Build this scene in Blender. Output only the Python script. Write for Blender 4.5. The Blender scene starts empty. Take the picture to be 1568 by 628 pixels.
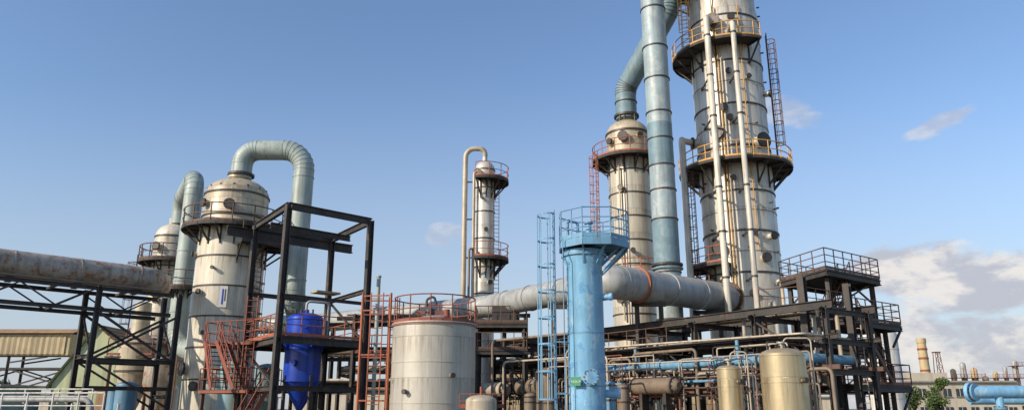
import bpy, math, random
from mathutils import Vector
random.seed(11)
V=Vector
scene=bpy.context.scene
UP=V((0,0,1))

# ------------------------------------------------------------------ materials
def _mat(name):
    m=bpy.data.materials.new(name); m.use_nodes=True
    nt=m.node_tree; nt.nodes.clear()
    out=nt.nodes.new('ShaderNodeOutputMaterial'); p=nt.nodes.new('ShaderNodeBsdfPrincipled')
    nt.links.new(p.outputs[0],out.inputs[0])
    return m,nt,p
class N:
    def __init__(s,nt): s.nt=nt
    def n(s,t,**k):
        x=s.nt.nodes.new(t)
        for a,b in k.items(): setattr(x,a,b)
        return x
    def put(s,sock,val):
        if val is None: return
        if isinstance(val,bpy.types.NodeSocket): s.nt.links.new(val,sock)
        else: sock.default_value=val
    def math(s,op,a,b=None,c=None,clamp=False):
        x=s.n('ShaderNodeMath',operation=op); x.use_clamp=clamp
        s.put(x.inputs[0],a); s.put(x.inputs[1],b); s.put(x.inputs[2],c)
        return x.outputs[0]
    def mix(s,f,a,b,bt='MIX'):
        x=s.n('ShaderNodeMix',data_type='RGBA',blend_type=bt)
        s.put(x.inputs[0],f)
        s.put(x.inputs[6],a if isinstance(a,bpy.types.NodeSocket) else (*a,1)); s.put(x.inputs[7],b if isinstance(b,bpy.types.NodeSocket) else (*b,1))
        return x.outputs[2]
    def noise(s,vec,scale,detail=4,rough=.6,dist=0):
        x=s.n('ShaderNodeTexNoise'); s.put(x.inputs['Vector'],vec)
        x.inputs['Scale'].default_value=scale; x.inputs['Detail'].default_value=detail
        x.inputs['Roughness'].default_value=rough; x.inputs['Distortion'].default_value=dist
        return x.outputs[0]
    def scalev(s,vec,v,loc=(0,0,0)):
        x=s.n('ShaderNodeMapping'); s.put(x.inputs[0],vec); x.inputs[3].default_value=v; x.inputs[1].default_value=loc
        return x.outputs[0]
    def ramp(s,f,a,b,va=0,vb=1):
        x=s.n('ShaderNodeMapRange',interpolation_type='SMOOTHSTEP'); s.put(x.inputs[0],f)
        x.inputs[1].default_value=a; x.inputs[2].default_value=b; x.inputs[3].default_value=va; x.inputs[4].default_value=vb
        return x.outputs[0]
def mul(c,k): return tuple(min(1,x*k) for x in c)
RUST=(.17,.07,.03)
def paint(name,col,rough=.5,metal=0.0,rust=.25,var=.18,dirt=.3,sc=1.0,rustcol=RUST,dirtcol=(.10,.08,.06),bump=.15,patch=None,patch2=None):
    m,nt,p=_mat(name); g=N(nt)
    tc=g.n('ShaderNodeTexCoord').outputs['Object']
    a=g.noise(tc,.8*sc,4,.6)
    c=g.mix(g.ramp(a,.3,.7),mul(col,1-var),mul(col,1+var))
    if patch:
        pn=g.noise(tc,1.7*sc,5,.65,.4)
        c=g.mix(g.ramp(pn,.54,.58),c,patch)
    if patch2:
        pn2=g.noise(g.scalev(tc,(2.6*sc,2.6*sc,1.3*sc),(4,9,2)),1.0,6,.7,.5)
        c=g.mix(g.ramp(pn2,.57,.60),c,patch2)
    st=g.noise(g.scalev(tc,(3.5*sc,3.5*sc,.22*sc)),1.0,4,.65)
    c=g.mix(g.math('MULTIPLY',g.ramp(st,.46,.68),dirt),c,dirtcol)
    rn=g.noise(tc,2.3*sc,6,.72)
    rm=g.ramp(rn,.66-.3*rust,.74-.2*rust)
    c=g.mix(g.math('MULTIPLY',rm,min(1,rust*2.2)),c,rustcol)
    nt.links.new(c,p.inputs['Base Color'])
    p.inputs['Metallic'].default_value=metal
    g.put(p.inputs['Roughness'],g.math('ADD',g.math('MULTIPLY',rn,.35),rough-.15,clamp=True))
    if bump>.05:
        bp=g.n('ShaderNodeBump'); bp.inputs['Strength'].default_value=bump; bp.inputs['Distance'].default_value=.03
        nt.links.new(rn,bp.inputs['Height']); nt.links.new(bp.outputs[0],p.inputs['Normal'])
    return m
def clad(name,col,rowh=1.0,ncol=9,rough=.42,metal=.4,rust=.2,var=.14,dirt=.5,dirtcol=(.17,.13,.09),band=None,seamd=.4):
    """sheet-metal cladding / welded plate around an upright vessel, panels in rings"""
    m,nt,p=_mat(name); g=N(nt)
    tc=g.n('ShaderNodeTexCoord').outputs['Object']
    s=g.n('ShaderNodeSeparateXYZ'); nt.links.new(tc,s.inputs[0]); x,y,z=s.outputs
    ang=g.math('ARCTAN2',y,x)
    zz=g.math('DIVIDE',z,rowh); row=g.math('FLOOR',zz); fz=g.math('FRACT',zz)
    u=g.math('ADD',g.math('MULTIPLY',ang,ncol/6.28318),g.math('MULTIPLY',row,.41))
    ci=g.math('FLOOR',u); fu=g.math('FRACT',u)
    cb=g.n('ShaderNodeCombineXYZ'); g.put(cb.inputs[0],row); g.put(cb.inputs[1],ci)
    wn=g.n('ShaderNodeTexWhiteNoise',noise_dimensions='2D'); nt.links.new(cb.outputs[0],wn.inputs['Vector'])
    wr=g.n('ShaderNodeTexWhiteNoise',noise_dimensions='1D'); nt.links.new(row,wr.inputs['W'])
    tone=g.math('ADD',g.math('MULTIPLY',wn.outputs['Value'],.4),g.math('MULTIPLY',wr.outputs['Value'],.6))
    c=g.mix(tone,mul(col,1-var),mul(col,1+var))
    big=g.noise(tc,.45,4,.6)
    c=g.mix(g.ramp(big,.35,.7,0,.5),c,mul((col[0]*1.0,col[1]*.93,col[2]*.82),.68))
    st=g.noise(g.scalev(tc,(2.6,2.6,.11)),1.0,6,.75)
    st2=g.noise(g.scalev(tc,(7,7,.3),(3,1,5)),1.0,3,.6)
    st3=g.noise(g.scalev(tc,(5,5,.35),(8,2,1)),1.0,5,.7)
    c=g.mix(g.ramp(st2,.54,.70,0,.5),c,mul(col,1.35))
    c=g.mix(g.math('MULTIPLY',g.ramp(st,.48,.70),dirt),c,dirtcol)
    c=g.mix(g.math('MULTIPLY',g.ramp(st3,.58,.70),rust*2.0,clamp=True),c,(.22,.12,.055))
    rn=g.noise(tc,2.2,6,.72)
    c=g.mix(g.math('MULTIPLY',g.ramp(rn,.69-.3*rust,.79-.2*rust),min(1,rust*2.2)),c,RUST)
    drip=g.math('MULTIPLY',g.ramp(fz,.4,1.0),g.ramp(st3,.46,.62))
    c=g.mix(g.math('MULTIPLY',drip,.45),c,(.14,.09,.05))
    seam=g.math('MAXIMUM',g.math('LESS_THAN',fz,.03/rowh),g.math('LESS_THAN',fu,.008))
    c=g.mix(g.math('MULTIPLY',seam,seamd),c,(.07,.055,.045))
    nt.links.new(c,p.inputs['Base Color'])
    p.inputs['Metallic'].default_value=metal
    g.put(p.inputs['Roughness'],g.math('ADD',g.math('MULTIPLY',big,.3),g.math('ADD',g.math('MULTIPLY',wn.outputs['Value'],.12),rough-.18)))
    bp=g.n('ShaderNodeBump'); bp.inputs['Strength'].default_value=.3; bp.inputs['Distance'].default_value=.06
    h=g.math('SUBTRACT',g.math('ADD',g.math('MULTIPLY',big,.8),g.math('MULTIPLY',rn,.25)),seam)
    nt.links.new(h,bp.inputs['Height']); nt.links.new(bp.outputs[0],p.inputs['Normal'])
    return m
M={}
M['col_main']=clad('weathered_aluminium_cladding',(.62,.57,.475),1.5,5,dirt=.6,rust=.12,var=.11,metal=.25)
M['col_mid']=clad('stained_cladding',(.58,.53,.43),1.8,4,dirt=.6,rust=.15,var=.09,metal=.25)
M['col_thin']=clad('bright_cladding',(.66,.62,.54),1.1,3,dirt=.45,rust=.1,var=.1,metal=.3)
M['col_a']=clad('aged_steel_shell',(.62,.57,.46),1.8,4,dirt=.6,rust=.16,metal=.1,var=.08)
M['col_a_top']=clad('stained_steel_shell',(.50,.43,.31),.8,7,dirt=.8,rust=.24,metal=.1,var=.12)
M['tank']=clad('stainless_tank_plate',(.46,.43,.37),1.55,4,rough=.45,metal=.25,dirt=.42,rust=.06,var=.05)
M['brass']=clad('stainless_vessel_plate',(.52,.42,.26),3.0,2,rough=.34,metal=.55,dirt=.45,rust=.04,var=.04,seamd=.2)
M['sage']=paint('sage_green_paint',(.33,.385,.355),.5,.05,.12,.12,.5)
M['duct']=paint('pale_teal_duct_paint',(.29,.36,.375),.5,.05,.08,.12,.4,patch=(.38,.42,.41))
M['duct_dark']=paint('teal_duct_paint',(.15,.235,.27),.55,.05,.1,.15,.35,patch=(.19,.27,.30))
M['greypipe']=paint('grey_pipe_paint',(.36,.365,.35),.5,.1,.14,.15,.45)
M['rustpipe']=paint('rust_streaked_pipe',(.38,.335,.28),.55,.1,.52,.2,.55,rustcol=(.26,.115,.05))
M['brownpipe']=paint('brown_stained_pipe',(.22,.165,.115),.6,.1,.3,.2,.5)
M['tanpipe']=paint('insulated_tan_pipe',(.46,.39,.29),.5,.15,.16,.15,.5)
M['whitepipe']=paint('off_white_pipe',(.60,.55,.46),.5,.05,.14,.12,.5)
M['blue']=paint('light_blue_paint',(.19,.41,.60),.45,0,.07,.12,.4,patch=(.13,.32,.55),patch2=(.33,.50,.62),dirtcol=(.10,.18,.24))
M['bluesteel']=paint('light_blue_steelwork',(.13,.29,.43),.5,0,.2,.15,.4)
M['royal']=paint('royal_blue_enamel',(.006,.045,.38),.3,0,.03,.2,.35,bump=.04,dirtcol=(.02,.025,.12))
M['black']=paint('dark_steelwork',(.040,.035,.032),.65,0,.42,.3,.35,rustcol=(.11,.06,.038))
M['dark']=paint('dark_grating',(.045,.04,.036),.7,.05,.3,.3,.3,rustcol=(.10,.05,.03))
M['yellow']=paint('yellow_orange_rail_paint',(.58,.31,.07),.55,0,.3,.2,.35)
M['orange']=paint('red_orange_rail_paint',(.36,.10,.045),.6,0,.3,.2,.35)
M['redox']=paint('red_oxide_paint',(.24,.065,.04),.65,0,.32,.2,.35)
M['brown']=paint('rusty_brown_steel',(.12,.06,.04),.65,0,.4,.25,.3)
M['iron']=paint('cast_iron',(.07,.06,.055),.5,.4,.3,.2,.3)
M['conc']=paint('concrete',(.30,.28,.25),.85,0,.05,.12,.4,sc=.5)
M['ochre']=paint('ochre_sheeting',(.40,.31,.18),.7,0,.2,.15,.45,sc=.4)
M['palegreen']=paint('pale_green_wall',(.42,.45,.26),.75,0,.12,.12,.4,sc=.4)
M['rustroof']=paint('rust_corrugated_roof',(.36,.21,.10),.75,0,.3,.2,.4,sc=.4)
M['white']=paint('white_paint',(.66,.63,.58),.55,0,.14,.08,.45)
M['green']=paint('green_sign_enamel',(.02,.22,.10),.4,0,.02,.05,.1)
M['beige']=paint('beige_render_wall',(.50,.44,.34),.85,0,.04,.08,.3,sc=.3)
M['glass']=paint('dark_window_glass',(.03,.04,.05),.12,0,0,.1,.1,bump=.01)
M['chim']=paint('yellow_brown_chimney',(.44,.34,.19),.8,0,.15,.15,.4,sc=.3)
M['bark']=paint('bark',(.09,.065,.045),.9,0,.1,.2,.3,sc=3)
M['teal']=paint('faded_teal_paint',(.20,.32,.34),.55,0,.25,.15,.45)

# ------------------------------------------------------------------ mesh builder
class B:
    def __init__(s,name,origin=(0,0,0)):
        s.name=name; s.o=V(origin); s.v=[]; s.f=[]; s.mi=[]; s.sm=[]; s.mats=[]
    def add(s,vs,fs,mat,smooth):
        if mat not in s.mats: s.mats.append(mat)
        k=s.mats.index(mat); b=len(s.v)
        s.v.extend([V(p)-s.o for p in vs])
        for f in fs:
            s.f.append([b+i for i in f]); s.mi.append(k); s.sm.append(smooth)
    def done(s):
        me=bpy.data.meshes.new(s.name); me.from_pydata([tuple(p) for p in s.v],[],s.f)
        for k in s.mats: me.materials.append(M[k])
        me.polygons.foreach_set('material_index',s.mi); me.polygons.foreach_set('use_smooth',s.sm)
        me.update(); ob=bpy.data.objects.new(s.name,me); ob.location=s.o
        scene.collection.objects.link(ob); return ob
    def frame(s,d):
        d=d.normalized(); a=UP if abs(d.z)<.95 else V((1,0,0))
        x=d.cross(a).normalized(); y=x.cross(d).normalized(); return x,y
    def cyl(s,a,b,r,mat,r2=None,seg=16,caps=True,smooth=True):
        a=V(a);b=V(b); r2=r if r2 is None else r2
        x,y=s.frame(b-a); vs=[];fs=[]
        for p,rr in((a,r),(b,r2)):
            for i in range(seg):
                t=2*math.pi*i/seg; vs.append(p+x*rr*math.cos(t)+y*rr*math.sin(t))
        for i in range(seg):
            j=(i+1)%seg; fs.append([i,i+seg,j+seg,j])
        s.add(vs,fs,mat,smooth)
        if caps:
            s.add(vs[:seg],[list(range(seg))],mat,False)
            s.add(vs[seg:],[list(range(seg-1,-1,-1))],mat,False)
    def rod(s,a,b,r,mat,seg=6): s.cyl(a,b,r,mat,seg=seg,caps=False)
    def flange(s,p,d,R,mat,th=.1,seg=24,bolts=0):
        p=V(p);d=V(d).normalized(); s.cyl(p-d*th/2,p+d*th/2,R,mat,seg=seg)
        if bolts:
            x,y=s.frame(d)
            for i in range(bolts):
                t=2*math.pi*i/bolts; q=p+(x*math.cos(t)+y*math.sin(t))*R*.86
                s.cyl(q-d*(th/2+.04),q+d*(th/2+.04),R*.05+.012,'iron',seg=6)
    def fillet(s,pts,br,n=6):
        pts=[V(p) for p in pts]; out=[pts[0]]
        for i in range(1,len(pts)-1):
            p0,p1,p2=pts[i-1],pts[i],pts[i+1]; d1=(p1-p0).normalized(); d2=(p2-p1).normalized()
            c=max(-1,min(1,d1.dot(d2))); th=math.acos(c)
            if th<.03: out.append(p1); continue
            t=min(br*math.tan(th/2),.49*(p1-p0).length,.49*(p2-p1).length); R=t/math.tan(th/2)
            nn=(d2-d1*c).normalized(); st=p1-d1*t; ce=st+nn*R
            for k in range(n+1):
                f=th*k/n; out.append(ce-nn*R*math.cos(f)+d1*R*math.sin(f))
        out.append(pts[-1]); return out
    def tube(s,pts,r,mat,br=None,seg=12,n=6,caps=True,r2=None,ringmat=None):
        P=s.fillet(pts,br if br else r*2.5,n); L=len(P); vs=[];fs=[]
        d=(P[1]-P[0]).normalized(); x,y=s.frame(d)
        for i,p in enumerate(P):
            dn=((P[min(i+1,L-1)]-P[max(i-1,0)])).normalized()
            x=(x-dn*x.dot(dn)).normalized(); y=dn.cross(x).normalized()
            rr=r if r2 is None else r+(r2-r)*i/(L-1)
            for k in range(seg):
                t=2*math.pi*k/seg; vs.append(p+x*rr*math.cos(t)+y*rr*math.sin(t))
        for i in range(L-1):
            for k in range(seg):
                j=(k+1)%seg; fs.append([i*seg+k,i*seg+j,(i+1)*seg+j,(i+1)*seg+k])
        s.add(vs,fs,mat,True)
        if caps:
            s.add(vs[:seg],[list(range(seg))],mat,False); s.add(vs[-seg:],[list(range(seg-1,-1,-1))],mat,False)
        if ringmat:
            for i in range(1,L-1):
                if (P[i]-P[i-1]).length<r*4: 
                    dn=(P[i+1]-P[i-1]).normalized(); s.cyl(P[i]-dn*.02,P[i]+dn*.02,r*1.02+.006,ringmat,seg=seg)
        return P
    def rev(s,prof,c,mat,seg=56):
        c=V(c); prev=None; strips=[[prof[0]]]
        for i in range(1,len(prof)):
            if i>=2:
                a=math.atan2(prof[i-1][1]-prof[i-2][1],prof[i-1][0]-prof[i-2][0]); b=math.atan2(prof[i][1]-prof[i-1][1],prof[i][0]-prof[i-1][0])
                da=abs((b-a+math.pi)%(2*math.pi)-math.pi)
                if da>.5: strips.append([prof[i-1]])
            strips[-1].append(prof[i])
        for S in strips:
            vs=[];fs=[]
            for r,z in S:
                for k in range(seg):
                    t=2*math.pi*k/seg; vs.append(c+V((r*math.cos(t),r*math.sin(t),z)))
            for i in range(len(S)-1):
                for k in range(seg):
                    j=(k+1)%seg; fs.append([i*seg+k,i*seg+j,(i+1)*seg+j,(i+1)*seg+k])
            s.add(vs,fs,mat,True)
    def box(s,c,size,mat,rz=0):
        c=V(c);hx,hy,hz=[q/2 for q in size]; ca,sa=math.cos(rz),math.sin(rz); vs=[]
        for dz in(-hz,hz):
            for dx,dy in((-hx,-hy),(hx,-hy),(hx,hy),(-hx,hy)):
                vs.append(c+V((dx*ca-dy*sa,dx*sa+dy*ca,dz)))
        s.add(vs,[[3,2,1,0],[4,5,6,7],[0,1,5,4],[1,2,6,5],[2,3,7,6],[3,0,4,7]],mat,False)
    def bar(s,a,b,w,h,mat,up=UP):
        a=V(a);b=V(b);d=(b-a).normalized(); up=V(up)
        if abs(d.dot(up))>.98: up=V((0.71,0.70,0))
        x=d.cross(up).normalized(); y=x.cross(d).normalized(); vs=[]
        for p in(a,b):
            for i,j in((-1,-1),(1,-1),(1,1),(-1,1)): vs.append(p+x*w/2*i+y*h/2*j)
        s.add(vs,[[3,2,1,0],[4,5,6,7],[0,1,5,4],[1,2,6,5],[2,3,7,6],[3,0,4,7]],mat,False)
    def ibeam(s,a,b,w,h,mat,up=UP):
        a=V(a);b=V(b);d=(b-a).normalized(); up=V(up)
        if abs(d.dot(up))>.98: up=V((0.71,0.70,0))
        x=d.cross(up).normalized(); y=x.cross(d).normalized(); t=max(.03,h*.09)
        s.bar(a+y*(h/2-t/2),b+y*(h/2-t/2),w,t,mat,up); s.bar(a-y*(h/2-t/2),b-y*(h/2-t/2),w,t,mat,up)
        s.bar(a,b,t*.9,h-2*t-.002,mat,up)
    def rail(s,pts,mat,h=1.1,r=.032,sp=1.1,closed=False,toe=True,mid=1):
        pts=[V(p) for p in pts]
        if closed: pts=pts+[pts[0]]
        acc=0; last=-9
        for i in range(len(pts)-1):
            a,b=pts[i],pts[i+1]; L=(b-a).length
            s.rod(a+UP*h,b+UP*h,r,mat)
            for k in range(1,mid+1): s.rod(a+UP*h*k/(mid+1),b+UP*h*k/(mid+1),r*.8,mat)
            if toe: s.bar(a+UP*.08,b+UP*.08,.012,.14,mat)
            n=max(1,round(L/sp)) if L>sp*.8 else 0
            if n:
                for k in range(n): s.rod(a.lerp(b,k/n),a.lerp(b,k/n)+UP*h,r,mat)
            else:
                if acc-last>=sp*.9: s.rod(a,a+UP*h,r,mat); last=acc
            acc+=L
        if not closed: s.rod(pts[-1],pts[-1]+UP*h,r,mat)
    def arc(s,c,R,a0,a1,z,n=24):
        return [V((c[0]+R*math.cos(math.radians(a0+(a1-a0)*i/n)),c[1]+R*math.sin(math.radians(a0+(a1-a0)*i/n)),z)) for i in range(n+1)]
    def ringplat(s,c,Ri,Ro,a0,a1,z,railmat,deck='dark',brk='dark',drop=1.0,rh=1.1,rr=.032,step=26):
        full=abs(a1-a0)>=359; n=max(8,int(abs(a1-a0)/8))
        I=s.arc(c,Ri,a0,a1,z,n);O=s.arc(c,Ro,a0,a1,z,n); vs=[];fs=[]
        for p,q in zip(I,O): vs+= [p+UP*.04,q+UP*.04,p-UP*.04,q-UP*.04]
        for i in range(n):
            a=i*4;b=a+4; fs+=[[a,a+1,b+1,b],[a+2,b+2,b+3,a+3],[a+1,a+3,b+3,b+1]]
        s.add(vs,fs,deck,False)
        for i in range(n): s.bar(O[i]-UP*.07,O[i+1]-UP*.07,.06,.2,brk)
        k=max(2,int(abs(a1-a0)/step))
        for i in range(k+(0 if full else 1)):
            t=math.radians(a0+(a1-a0)*i/k); d=V((math.cos(t),math.sin(t),0)); cc=V((c[0],c[1],z))
            s.bar(cc+d*Ri+UP*-.1,cc+d*(Ro+.05)+UP*-.1,.09,.16,brk)
            s.bar(cc+d*(Ri-.02)-UP*drop,cc+d*(Ro-.12)-UP*.16,.08,.1,brk)
            s.bar(cc+d*(Ri+.03)-UP*(drop+.15),cc+d*(Ri+.03),.12,.05,brk)
        s.rail(O[:-1] if full else O,railmat,rh,rr,1.05,closed=full)
    def ladder(s,base,h,face,mat,w=.5,cage=2.2,r=.03,cr=.42,hoop=.9):
        base=V(base); f=V((face[0],face[1],0)).normalized(); x=V((-f.y,f.x,0))
        for q in(-1,1): s.rod(base+x*w/2*q,base+x*w/2*q+UP*h,r,mat)
        z=.15
        while z<h: s.rod(base-x*w/2+UP*z,base+x*w/2+UP*z,r*.7,mat,5); z+=.3
        if cage is not None:
            z=cage; zs=[]
            while z<=h+.01: zs.append(z); z+=hoop
            if not zs: return
            A=[(-100+200*i/10) for i in range(11)]
            def hp(a,z): 
                a=math.radians(a); return base+f*(cr*math.cos(a)+cr*.45)+x*cr*math.sin(a)+UP*z
            for z in zs:
                P=[base-x*w/2+UP*z]+[hp(a,z) for a in A]+[base+x*w/2+UP*z]
                for a,b in zip(P,P[1:]): s.bar(a,b,.015,.06,mat)
            for a in(-90,-40,0,40,90): s.bar(hp(a,zs[0]),hp(a,zs[-1]),.04,.015,mat)
    def nozzle(s,c,R,ang,z,r,L,mat,fl='iron'):
        t=math.radians(ang); d=V((math.cos(t),math.sin(t),0)); p=V((c[0],c[1],z))
        s.cyl(p+d*(R-.15),p+d*(R+L),r,mat,seg=20); s.flange(p+d*(R+L),d,r*1.35,fl,.12,20,8 if r>.15 else 0)
    def stair(s,a,b,w,mat,railh=1.0):
        a=V(a);b=V(b); d=(b-a); hd=V((d.x,d.y,0)).normalized(); x=V((-hd.y,hd.x,0)); n=max(3,int(abs(d.z)/.2))
        for q in(-1,1):
            s.bar(a+x*w/2*q,b+x*w/2*q,.04,.22,mat)
            s.rod(a+x*w/2*q+UP*railh,b+x*w/2*q+UP*railh,.032,mat); s.rod(a+x*w/2*q+UP*railh*.5,b+x*w/2*q+UP*railh*.5,.026,mat)
            for k in range(5):
                p=a.lerp(b,k/4)+x*w/2*q; s.rod(p,p+UP*railh,.03,mat)
        for k in range(n):
            p=a.lerp(b,(k+.5)/n); s.bar(p-x*w/2,p+x*w/2,.24,.03,'dark')
def rings(b,c,R,zs,mat,th=.12,out=.07,seg=56):
    for z in zs: b.rev([(R-.02,-th/2),(R+out,-th/2),(R+out,th/2),(R-.02,th/2)],(c[0],c[1],z),mat,seg)
def dome(R,H,n=8,z0=0,ra=0):
    return [(max(ra,R*math.cos(i/n*math.pi/2)),z0+H*math.sin(i/n*math.pi/2)) for i in range(n+1)]

# ------------------------------------------------------------------ ground
g=B('ground'); S=3500
g.add([(-S,-S,0),(S,-S,0),(S,S,0),(-S,S,0)],[[0,1,2,3]],'ground',False)
m,nt,p=_mat('dusty_gravel_ground'); q=N(nt); tc=q.n('ShaderNodeTexCoord').outputs['Object']
c=q.mix(q.ramp(q.noise(tc,.08,6,.7),.35,.65),(.17,.14,.10),(.24,.21,.16)); c=q.mix(q.ramp(q.noise(tc,6,6,.7),.4,.7),c,(.11,.095,.075))
nt.links.new(c,p.inputs['Base Color']); p.inputs['Roughness'].default_value=.95; M['ground']=m
g.done()

# ------------------------------------------------------------------ main distillation column
C=(15.9,50); R=2.5
b=B('distillation_column',(C[0],C[1],0))
b.rev([(R+.5,0),(R+.5,.5),(R+.2,.5)],(C[0],C[1],0),'conc',40)
b.rev([(R,.3),(R,30),(R-.12,30.6),(R-.12,37)]+[(r-.12,z) for r,z in dome(R,1.4,8,37)],(C[0],C[1],0),'col_main',72)
rings(b,C,R,[4.5,7.5,10.6,13.4,16.2,19.4,22.5,25.8,29.4],'iron',.11,.06)
rings(b,C,R-.12,[32,34.5],'iron',.14,.07)
rings(b,C,R,[6,9,12,14.8,20.9,24.2,27.6],'brownpipe',.04,.03)
b.ringplat(C,R,3.85,0,360,18.15,'yellow',rr=.038,drop=1.5,step=24)
b.ringplat(C,R,3.85,105,292,27.0,'yellow',rr=.038,drop=1.5,step=24)
b.ringplat(C,R,3.9,150,330,32.6,'yellow',rr=.038,drop=1.2)
b.ladder((18.75,49.2,18.2),10.4,(1,-.25),'brown',.5,1.8,.035,.42,.8)
b.ladder((12.75,48.8,27.0),6.5,(-.5,-.86),'yellow',.5,1.6,.035,.42,.7)
b.ladder((12.6,49.3,9.5),9.0,(-1,-.3),'brown',.5,2.0,.03,.4,.8)
b.ringplat(C,R,3.7,150,235,11.2,'orange',rr=.034,drop=1.0)
b.ringplat(C,R,3.6,165,215,9.3,'orange',rr=.034,drop=.6)
b.tube([(14.6,48.2,28.6),(13.62,46.4,28.6),(13.62,46.4,1.0)],.22,'whitepipe',.5,14)
b.tube([(15.6,48,27.9),(15.28,45.9,27.9),(15.28,45.9,1.0)],.18,'whitepipe',.45,14)
b.tube([(13.2,50,20.35),(12.1,49.4,20.35),(12.05,49.2,20.35),(12.05,49.2,1)],.23,'whitepipe',.45,14)
for x,z0,z1,r in((14.45,9,33,.05),(14.62,7,30,.04),(14.8,5,26,.05),(16.2,12,30,.04),(15.75,5,23,.035)):
    y=50-math.sqrt(2.5**2-(x-15.9)**2)-.14; b.cyl((x,y,z0),(x,y,z1),r,'yellow' if r<.045 else 'tanpipe',seg=8)
for z in(7,10,13,16,21,24,27):
    b.bar((13.62,48.9,z),(13.62,46.2,z),.08,.12,'dark'); b.bar((15.28,47.6,z),(15.28,45.8,z),.08,.12,'dark')
    for xx,yy,rr in((13.62,46.4,.25),(15.28,45.9,.21)): b.cyl((xx,yy,z-.06),(xx,yy,z+.06),rr,'iron',seg=14)
for a,z,r,L in((238,28.8,.42,.5),(232,20.4,.36,.3),(222,12.3,.36,.4),(222,9.6,.3,.4),(295,19.6,.42,.55),(300,13,.2,.4),(272,13.2,.15,.3),(262,9.2,.15,.3),(180,20.35,.33,.4),(255,24.8,.16,.3),(284,24.4,.14,.3),(310,10,.18,.3),(250,17,.14,.3),(330,23.6,.2,.4),(265,29,.2,.3),(245,22.1,.22,.4),(252,21.3,.18,.35),(285,11.5,.25,.35)):
    b.nozzle(C,R,a,z,r,L,'col_main')
for k in range(34):
    a=random.uniform(195,345); z=random.uniform(5,31); t=math.radians(a); d=V((math.cos(t),math.sin(t),0)); p=V((C[0],C[1],z))+d*R
    b.cyl(p,p+d*.2,.06,'iron',seg=8)
b.tube([(17.3,47.6,9.8),(17.3,46.9,9.8),(17.3,46.9,1)],.12,'tanpipe',.3,10); b.tube([(16.6,47.3,8.4),(16.6,46.4,8.4),(16.6,46.4,1)],.16,'greypipe',.3,10)
b.done()

# ------------------------------------------------------------------ middle column
C=(9.0,54); R=1.58
b=B('stripper_column',(C[0],C[1],0))
b.rev([(R,0),(R,20.6)],(C[0],C[1],0),'col_mid',56)
b.rev([(R,20.6),(R+.06,20.7),(R+.06,22.5)]+[(r*(R+.06)/R,z) for r,z in dome(R,1.15,8,22.5,.35)]+[(.5,23.65),(.5,24.0)],(C[0],C[1],0),'col_a_top',56)
rings(b,C,R,[8.5,10.3,12.1,13.9,15.7,17.5,19.3],'iron',.09,.05); rings(b,C,R+.06,[20.7,22.45],'iron',.14,.07)
b.ringplat(C,R,2.75,0,360,20.3,'orange',rr=.034,drop=1.1)
b.ringplat(C,R,2.6,150,330,11.2,'orange',rr=.034,drop=.9)
b.ladder((6.45,53.2,11.2),9.6,(-1,-.2),'orange',.5,1.5,.034,.42,.7)
for a,z,r in((250,21.8,.3),(215,21.6,.2),(290,21.9,.16),(240,17.8,.16),(262,13,.14),(230,9.5,.22)): b.nozzle(C,R,a,z,r,.35,'col_mid')
b.cyl((8.0,52.5,8),(8.0,52.5,19.5),.07,'tanpipe',seg=8); b.cyl((8.35,52.35,6),(8.35,52.35,20),.04,'brown',seg=8)
for x,y in((8.4,53.4),(8.7,53.2),(9.5,53.2)): b.cyl((x,y,23.1),(x,y,24.0),.07,'iron',seg=8)
b.done()
b=B('overhead_vapour_duct',(9,54,24))
b.tube([(9.0,54,23.8),(9.0,54,26.4),(12.05,50.6,31.4),(12.05,50.6,37.5)],.82,'duct_dark',1.3,28,5,ringmat='iron')
b.flange((9,54,24.05),(0,0,1),.98,'iron',.16,28,16); b.flange((9,54,25.2),(0,0,1),.88,'iron',.08,28)
b.done()
b=B('vertical_vapour_duct',(10.05,47,0)); 
b.cyl((10.05,47,2.2),(10.05,47,37.5),.83,'duct',seg=40)
for z in(5.2,7.4,10.4,13.9,15.9,17.6,19.5,21.4,23.9,26.3,29.3,32.5): b.cyl((10.05,47,z-.04),(10.05,47,z+.04),.89,'iron',seg=40)
b.flange((10.05,47,10.9),(0,0,1),1.0,'iron',.12,36,24); b.flange((10.05,47,10.65),(0,0,1),1.0,'duct_dark',.1,36)
b.cyl((10.05,47,17.6),(10.05,47,20.6),.836,'duct_dark',seg=40,caps=False)
b.cyl((10.05,47,11.0),(10.05,47,13.8),.836,'duct_dark',seg=40,caps=False)
b.cyl((10.05,47,0),(10.05,47,2.2),.45,'conc',seg=16)
b.done()

# ------------------------------------------------------------------ slim column
C=(-2.13,55); R=.79
b=B('slim_distillation_column',(C[0],C[1],0))
b.rev([(R,0),(R,19.9)]+[(r,z) for r,z in dome(R,.8,8,19.9,.2)]+[(.2,21.0)],(C[0],C[1],0),'col_thin',40)
rings(b,C,R,[8,10.2,12.2,14.4,16.5,18.4,19.9],'iron',.08,.04,40)
b.ringplat(C,R,1.85,-110,75,19.0,'orange',rr=.03,drop=1.3,step=30); b.ringplat(C,R,1.85,-110,75,12.8,'orange',rr=.03,drop=1.3,step=30)
b.tube([(-2.13,55,20.8),(-2.13,55,21.75),(-3.66,55,21.75),(-3.66,55,8.2)],.2,'tanpipe',.75,12,8)
b.tube([(-2.5,54.4,19.6),(-2.92,54.2,19.6),(-2.92,54.2,8)],.11,'tanpipe',.3,10)
b.tube([(-2.9,54.0,13.5),(-3.2,54.0,13.5),(-3.2,54.0,7)],.09,'brownpipe',.3,10)
b.ladder((-1.2,54.2,8),11.2,(.4,-.9),'brown',.45,None)
for z in(10,13,16,19): b.bar((-3.66,55,z),(-2.6,55,z),.07,.1,'dark')
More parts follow.
